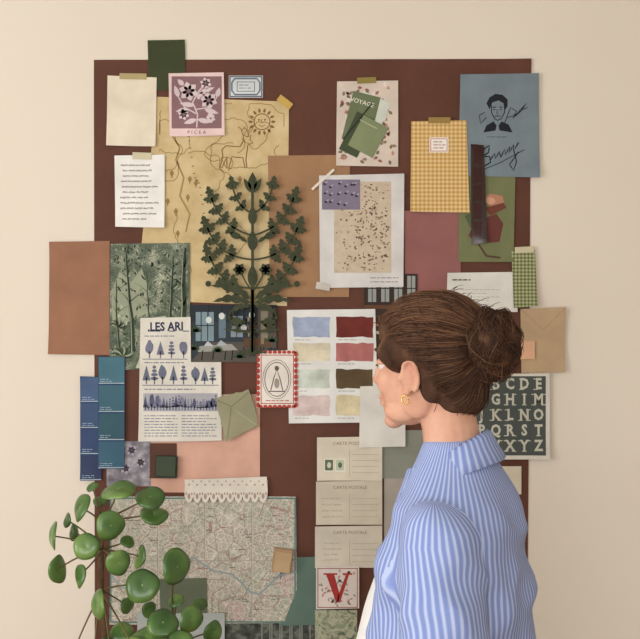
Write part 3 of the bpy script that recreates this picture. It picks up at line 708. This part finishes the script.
for sg in(-1,1):
    bm=bmesh.new(); ellip(bm,(-.0610,sg*.030,-.002),(.0125,.0125,.0115)); child('eye',bmme(bm),wE,1)
    bm=bmesh.new(); ellip(bm,(-.0712,sg*.031,-.003),(.003,.005,.005)); child('iris',bmme(bm),iris,1)
    bm=bmesh.new(); tube_bm(bm,[(-.074,sg*.014,.021),(-.078,sg*.028,.026),(-.067,sg*.044,.022)],[.002,.0028,.0012],8); child('eyebrow',bmme(bm),mat((90,66,52),.8),1)
    bm=bmesh.new(); ellip(bm,(-.0615,sg*.030,.004),(.0138,.0148,.0085)); child('eyelid',bmme(bm),sk.m,1)
    bm=bmesh.new(); tube_bm(bm,[(-.070,sg*.018,-.002),(-.0775,sg*.031,-.001),(-.067,sg*.045,-.003)],[.0006,.0013,.0005],6); child('eyelashes',bmme(bm),iris,1)
bm=bmesh.new(); ellip(bm,(-.0805,0,-.0575),(.0083,.0165,.0042)); ellip(bm,(-.0785,0,-.067),(.0083,.0145,.0046)); child('lips',remesh(bm,.0015,2),lip,1)
gold=NT('gold'); gold.b.inputs['Base Color'].default_value=C((214,170,90)); gold.b.inputs['Metallic'].default_value=1; gold.b.inputs['Roughness'].default_value=.25
bm=bmesh.new(); tube_bm(bm,[(-.004+.006*math.cos(a*math.pi/10),-.0805,-.060+.007*math.sin(a*math.pi/10)) for a in range(21)],[.0012]*21,8); child('earring',bmme(bm),gold.m,1)
# hair
hm=NT('soft_brown_hair'); hm.b.inputs['Roughness'].default_value=.75; o_=hm.obj(); hm.b.inputs['Specular IOR Level'].default_value=.1
hm.col(hm.ramp(hm.noise(o_,26,4),[(.3,C((54,36,28))),(.5,C((76,53,40))),(.72,C((106,76,56)))])); hm.bump(hm.noise(o_,160,3),.4,.002)
bm=bmesh.new()
for c,r in [((.017,0,.044),(.094,.080,.074)),((.050,0,.000),(.066,.074,.080)),((.060,0,-.050),(.048,.058,.050)),((.004,.044,.026),(.068,.043,.045)),((.004,-.044,.026),(.068,.043,.045)),((.034,-.045,-.015),(.034,.037,.052)),((.034,.045,-.015),(.034,.037,.052)),((.096,0,.03),(.038,.038,.040))]: ellip(bm,c,r)
hme=remesh(bm,.004,10,.6); 
for v in hme.vertices:
    v.co+=v.normal*noise.noise(Vector((v.co.x*18,v.co.y*34,v.co.z*34)))*.008
hair=child('hair_base',hme,hm.m,1)
bv=BVHTree.FromPolygons([v.co.copy() for v in hme.vertices],[tuple(p.vertices) for p in hme.polygons])
def hcurves(name,strands,dep,m):
    cu=bpy.data.curves.new(name,'CURVE'); cu.dimensions='3D'; cu.bevel_depth=dep; cu.bevel_resolution=1
    for P in strands:
        sp=cu.splines.new('POLY'); sp.points.add(len(P)-1)
        for i,p in enumerate(P): sp.points[i].co=(p[0],p[1],p[2],1); sp.points[i].radius=.3+.7*math.sin(math.pi*min(1,max(0,i/(len(P)-1)))) 
    cu.materials.append(m); o=bpy.data.objects.new(name,cu); link(o,woman); o.matrix_local=HEADM; return o
def hmat(nm,c):
    t=NT(nm); t.b.inputs['Base Color'].default_value=C(c); t.b.inputs['Roughness'].default_value=.65; t.b.inputs['Specular IOR Level'].default_value=.15; return t.m
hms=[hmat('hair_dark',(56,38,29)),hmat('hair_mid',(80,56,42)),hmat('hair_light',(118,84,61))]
rr=random.Random(9); Cn=Vector((.03,0,.02)); Bc=Vector((.124,0,.022))
ST=[[],[],[]]
end=(Bc-Cn).normalized()
for i in range(2200):
    ph=rr.random()*2*math.pi
    up=math.cos(ph)
    pol=math.radians(138 if up>.5 else 106+32*max(0,up)/.5 if up>0 else 106+up*38)
    pol*=rr.uniform(.45,1.0) if rr.random()<.5 else rr.uniform(.93,1.0)
    d0=Vector((math.cos(pol),math.sin(pol)*math.sin(ph),math.sin(pol)*math.cos(ph)))
    P=[]; j1=rr.uniform(-.10,.10); lift=rr.uniform(.0002,.0032)+(.006*rr.random() if rr.random()<.06 else 0); w1=rr.uniform(.0005,.002)
    for k in range(15):
        t=k/14; d=(d0.slerp(end,t*.97)).normalized(); d=(d+Vector((0,j1,j1))*math.sin(t*math.pi)).normalized()
        h=bv.ray_cast(Cn+d*.35,-d)
        if h[0] is None: continue
        P.append(h[0]+d*(lift+w1*math.sin(t*8+i)))
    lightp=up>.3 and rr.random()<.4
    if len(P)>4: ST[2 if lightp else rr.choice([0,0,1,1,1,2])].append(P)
for i in range(1300):
    ax=Vector((1,rr.gauss(0,.7),rr.gauss(0,.7))).normalized(); u=ax.cross(Vector((0,0,1))).normalized(); v=ax.cross(u)
    h=rr.uniform(-.85,.85); q=math.sqrt(1-h*h); a0=rr.random()*6.28; L=rr.uniform(1.0,2.6); P=[]
    sc=rr.uniform(.96,1.08)+(.15*rr.random() if rr.random()<.08 else 0)
    for k in range(14):
        a=a0+L*k/13; p=(u*math.cos(a)+v*math.sin(a))*q+ax*(h+.06*math.sin(a*2+i))
        p=Vector((p.x*.044,p.y*.050,p.z*.056))*sc*(1+.18*noise.noise(p*1.9)); P.append(Bc+p)
    ST[rr.choice([0,0,1,1,1,2])].append(P)
for i in range(190):
    d=Vector((rr.uniform(-.6,1),rr.uniform(-1,1),rr.uniform(-.9,1))).normalized()
    if d.x<-.2 and d.z<.4: continue
    h=bv.ray_cast(Cn+d*.35,-d)
    if h[0] is None: continue
    tdir=Vector((rr.uniform(-.3,1),rr.uniform(-.6,.6),rr.uniform(-.4,.3)))
    ST[1].append([h[0]+d*.010*math.sin(k/8*2)+tdir*.028*k/8 for k in range(9)])
for i in range(3): hcurves('hair_strands_%d'%i,ST[i],.0006,hms[i])
bm=bmesh.new(); ellip(bm,Bc,(.043,.049,.054)); bme=remesh(bm,.004,0)
for v in bme.vertices: v.co+=(v.co-Bc).normalized()*.010*noise.noise(v.co*34)
child('hair_bun',bme,hm.m,1)
# shirt
sh=NT('striped_shirt_cotton'); sh.b.inputs['Roughness'].default_value=.85
sx=sh.n('ShaderNodeSeparateXYZ'); sh.l(sh.uv(),sx.inputs[0])
w=sh.math('SINE',sh.math('MULTIPLY',sx.outputs[0],2*math.pi)); w=sh.math('MULTIPLY_ADD',w,.5,.5)
sh.col(sh.ramp(w,[(.2,C((126,143,196))),(.6,C((144,160,207))),(.9,C((180,192,224)))])); sh.bump(sh.noise(sh.obj(),240,3),.15,.001)
armp={-1:[Vector((.048,-.138,-.28)),Vector((.085,-.205,-.53)),Vector((.02,-.235,-.745))],1:[Vector((.050,.138,-.28)),Vector((.07,.205,-.53)),Vector((.0,.235,-.745))]}
bm=bmesh.new()
loft(bm,[(.048,0,-.130,.052,.052),(.049,0,-.150,.059,.064),(.051,0,-.174,.070,.084),(.053,0,-.205,.084,.113),(.053,0,-.235,.098,.140),(.050,0,-.28,.112,.156),(.046,0,-.34,.124,.160),(.041,0,-.42,.134,.158),(.036,0,-.52,.144,.158),(.033,0,-.65,.152,.168),(.033,0,-.80,.162,.184)],pw=2.15)
for sg in(-1,1):
    a,b,c=armp[sg]; caps(bm,[a,a.lerp(b,.5)+Vector((.006,sg*.006,0)),b,b.lerp(c,.5),c],[.062,.066,.063,.058,.048],28)
me=remesh(bm,.006,16,.6)
disp=[]
for v in me.vertices:
    p=v.co; fade=min(1,max(0,(-.16-p.z)/.12))
    n=noise.noise(Vector((p.x*7+p.z*5,p.y*7,p.z*11-p.x*6)))+.4*noise.noise(Vector((p.x*16-p.z*12,p.y*14,p.z*26)))
    fold=abs(noise.noise(Vector((p.x*9+p.z*4+4,p.y*9,p.z*3.2))))
    f2=abs(noise.noise(Vector((p.x*6-p.z*12,p.y*8+p.z*5,p.z*8+7))))
    f3=abs(noise.noise(Vector((p.x*12+p.z*9,p.y*10,p.z*5+3))))
    disp.append(v.normal*fade*(.008*n-.024*(fold-.25)-.018*(f2-.25)-.012*(f3-.25)))
for v,d in zip(me.vertices,disp): v.co=v.co+d
bm=bmesh.new(); bm.from_mesh(me)
for _ in range(5): bmesh.ops.smooth_vert(bm,verts=bm.verts[:],factor=.5,use_axis_x=True,use_axis_y=True,use_axis_z=True)
def bone(c):
    if c.z>-.2: return 0
    sg=-1 if c.y<0 else 1
    lim=.134+.020*min(1,max(0,(-.28-c.z)/.2))+.012*min(1,max(0,(-.5-c.z)/.2))
    return sg if abs(c.y)>lim else 0
dels=[f for f in bm.faces if (lambda c: c.x<-.03 and abs(c.y)<.03+max(0,(-c.z-.25))*.17 and c.z<-.17)(f.calc_center_median())]
bmesh.ops.delete(bm,geom=dels,context='FACES')
ul=bm.loops.layers.uv.new('UV')
def ang(c,b):
    if b==0: return math.atan2(c.y,c.x-.045)
    a,m_,d=armp[b]; t=min(1,max(0,(a.z-c.z)/(a.z-d.z))); x=a.lerp(d,t)+(m_-a.lerp(d,.555))*math.sin(math.pi*t)
    return math.atan2(c.y-x.y,c.x-x.x)
for f in bm.faces:
    c=f.calc_center_median(); b=bone(c); a0=ang(c,b); N=84 if b==0 else 36
    for lp in f.loops:
        a=ang(lp.vert.co,b)
        while a-a0>math.pi: a-=2*math.pi
        while a-a0<-math.pi: a+=2*math.pi
        lp[ul].uv=(a/(2*math.pi)*N,lp.vert.co.z)
me2=bpy.data.meshes.new('shirt'); bm.to_mesh(me2); bm.free()
shirt=child('striped_shirt',me2,sh.m); so=shirt.modifiers.new('s','SOLIDIFY'); so.thickness=.0015; so.offset=-1
def ringband(name,prof,m,seg=64,gap=.35):
    me=bpy.data.meshes.new(name); bm=bmesh.new(); ul=bm.loops.layers.uv.new('UV'); G=[]
    for (r,dz) in prof:
        L=[]
        for j in range(seg+1):
            a=-math.pi+gap+(2*math.pi-2*gap)*j/seg; cx=.044; r2=r*(1+.05*noise.noise(Vector((a*1.5,r*40,0)))); x=cx+r2*math.cos(a)*.98; y=r2*math.sin(a)*1.0
            fr=(1-math.cos(a))/2
            L.append((bm.verts.new((x-(0.014*fr),y,-.124-.070*fr+dz*(1+.5*fr**3)+.005*noise.noise(Vector((a*2,dz*30,3))))),a))
        G.append(L)
    for i in range(len(G)-1):
        for j in range(seg):
            q=[G[i][j],G[i][j+1],G[i+1][j+1],G[i+1][j]]; f=bm.faces.new([k[0] for k in q]); f.smooth=True
            for lp,k in zip(f.loops,q): lp[ul].uv=(k[1]/(2*math.pi)*44,0)
    bm.to_mesh(me); bm.free(); o=child(name,me,m); z=o.modifiers.new('s','SOLIDIFY'); z.thickness=.0016; return o
ringband('collar',[(.060,-.05),(.056,-.02),(.055,-.002),(.058,.006),(.065,.002),(.075,-.016),(.089,-.040)],sh.m)
tee=mat((228,227,224),.9,.02,30,.1)
bm=bmesh.new(); loft(bm,[(.048,0,-.20,.050,.06),(.048,0,-.225,.070,.092),(.046,0,-.27,.090,.115),(.034,0,-.34,.112,.120),(.022,0,-.42,.128,.118),(.010,0,-.52,.146,.118),(.002,0,-.65,.158,.13),(.004,0,-.74,.160,.14)])
me=remesh(bm,.008,4)
for v in me.vertices: v.co+=v.normal*.004*noise.noise(Vector((v.co.x*9,v.co.y*14,v.co.z*9)))
child('white_tee',me,tee)
den=mat((70,78,98),.85,.06,30,.2)
bm=bmesh.new(); loft(bm,[(.04,0,-.66,.105,.13),(.045,0,-.74,.118,.155),(.045,0,-.82,.11,.17)])
for sg in(-1,1): caps(bm,[(.045,sg*.085,-.8),(.035,sg*.088,-1.08),(.045,sg*.085,-1.3),(.05,sg*.085,-1.44)],[.090,.070,.066,.066],28)
child('trousers',remesh(bm,.009,5),den)
bm=bmesh.new()
for sg in(-1,1):
    loft(bm,[(0.0,sg*.085,-1.530,.125,.042),(0.0,sg*.085,-1.505,.127,.044),(.01,sg*.085,-1.485,.115,.040),(.04,sg*.085,-1.46,.075,.036),(.05,sg*.085,-1.42,.045,.036)])
child('shoes',remesh(bm,.006,2),mat((210,204,196),.6))
for sg in(-1,1):
    w_=armp[sg][2]; bm=bmesh.new(); X=lambda x,y,z:(w_.x+x,w_.y+sg*y,w_.z+z)
    caps(bm,[X(.0,0,.03),X(-.004,0,-.04)],[.028,.026]); ellip(bm,X(-.008,.0,-.085),(.040,.015,.048))
    for i,(fx,L) in enumerate(((-.036,.070),(-.017,.080),(.002,.074),(.020,.058))):
        caps(bm,[X(fx,0,-.11),X(fx-.002,-.002,-.125-L*.35),X(fx-.002,-.012,-.125-L*.7),X(fx-.002,-.024,-.125-L)],[.0088,.0083,.0077,.0068],12)
    caps(bm,[X(-.03,-.004,-.06),X(-.052,-.012,-.09),X(-.058,-.018,-.118),X(-.056,-.024,-.138)],[.0125,.011,.0098,.008],12)
    child('hand',remesh(bm,.0024,2),sk.m)
# ---------------------------------------------------------------- light & camera
def area(name,loc,rot,sx_,sy_,p,col):
    l=bpy.data.lights.new(name,'AREA'); l.shape='RECTANGLE'; l.size=sx_; l.size_y=sy_; l.energy=p; l.color=col
    o=bpy.data.objects.new(name,l); o.location=loc; o.rotation_euler=[math.radians(a) for a in rot]; link(o); return o
area('daylight_window_left',(-2.5,-2.2,1.6),(90,0,-90),1.9,1.5,56,(.98,.985,1))
area('daylight_window_front',(-.6,-4.55,1.65),(90,0,0),2.4,1.5,63,(.98,.985,1))
wd=bpy.data.worlds.new('World'); scn.world=wd; wd.use_nodes=True; wd.node_tree.nodes['Background'].inputs[0].default_value=(.9,.95,1,1); wd.node_tree.nodes['Background'].inputs[1].default_value=.5
cam=bpy.data.cameras.new('Camera'); cam.lens=36*CD/(640*S); cam.sensor_width=36; cam.clip_start=.05
co=bpy.data.objects.new('Camera',cam); co.location=(0,-CD,CZ); co.rotation_euler=(math.pi/2,0,0); link(co); scn.camera=co
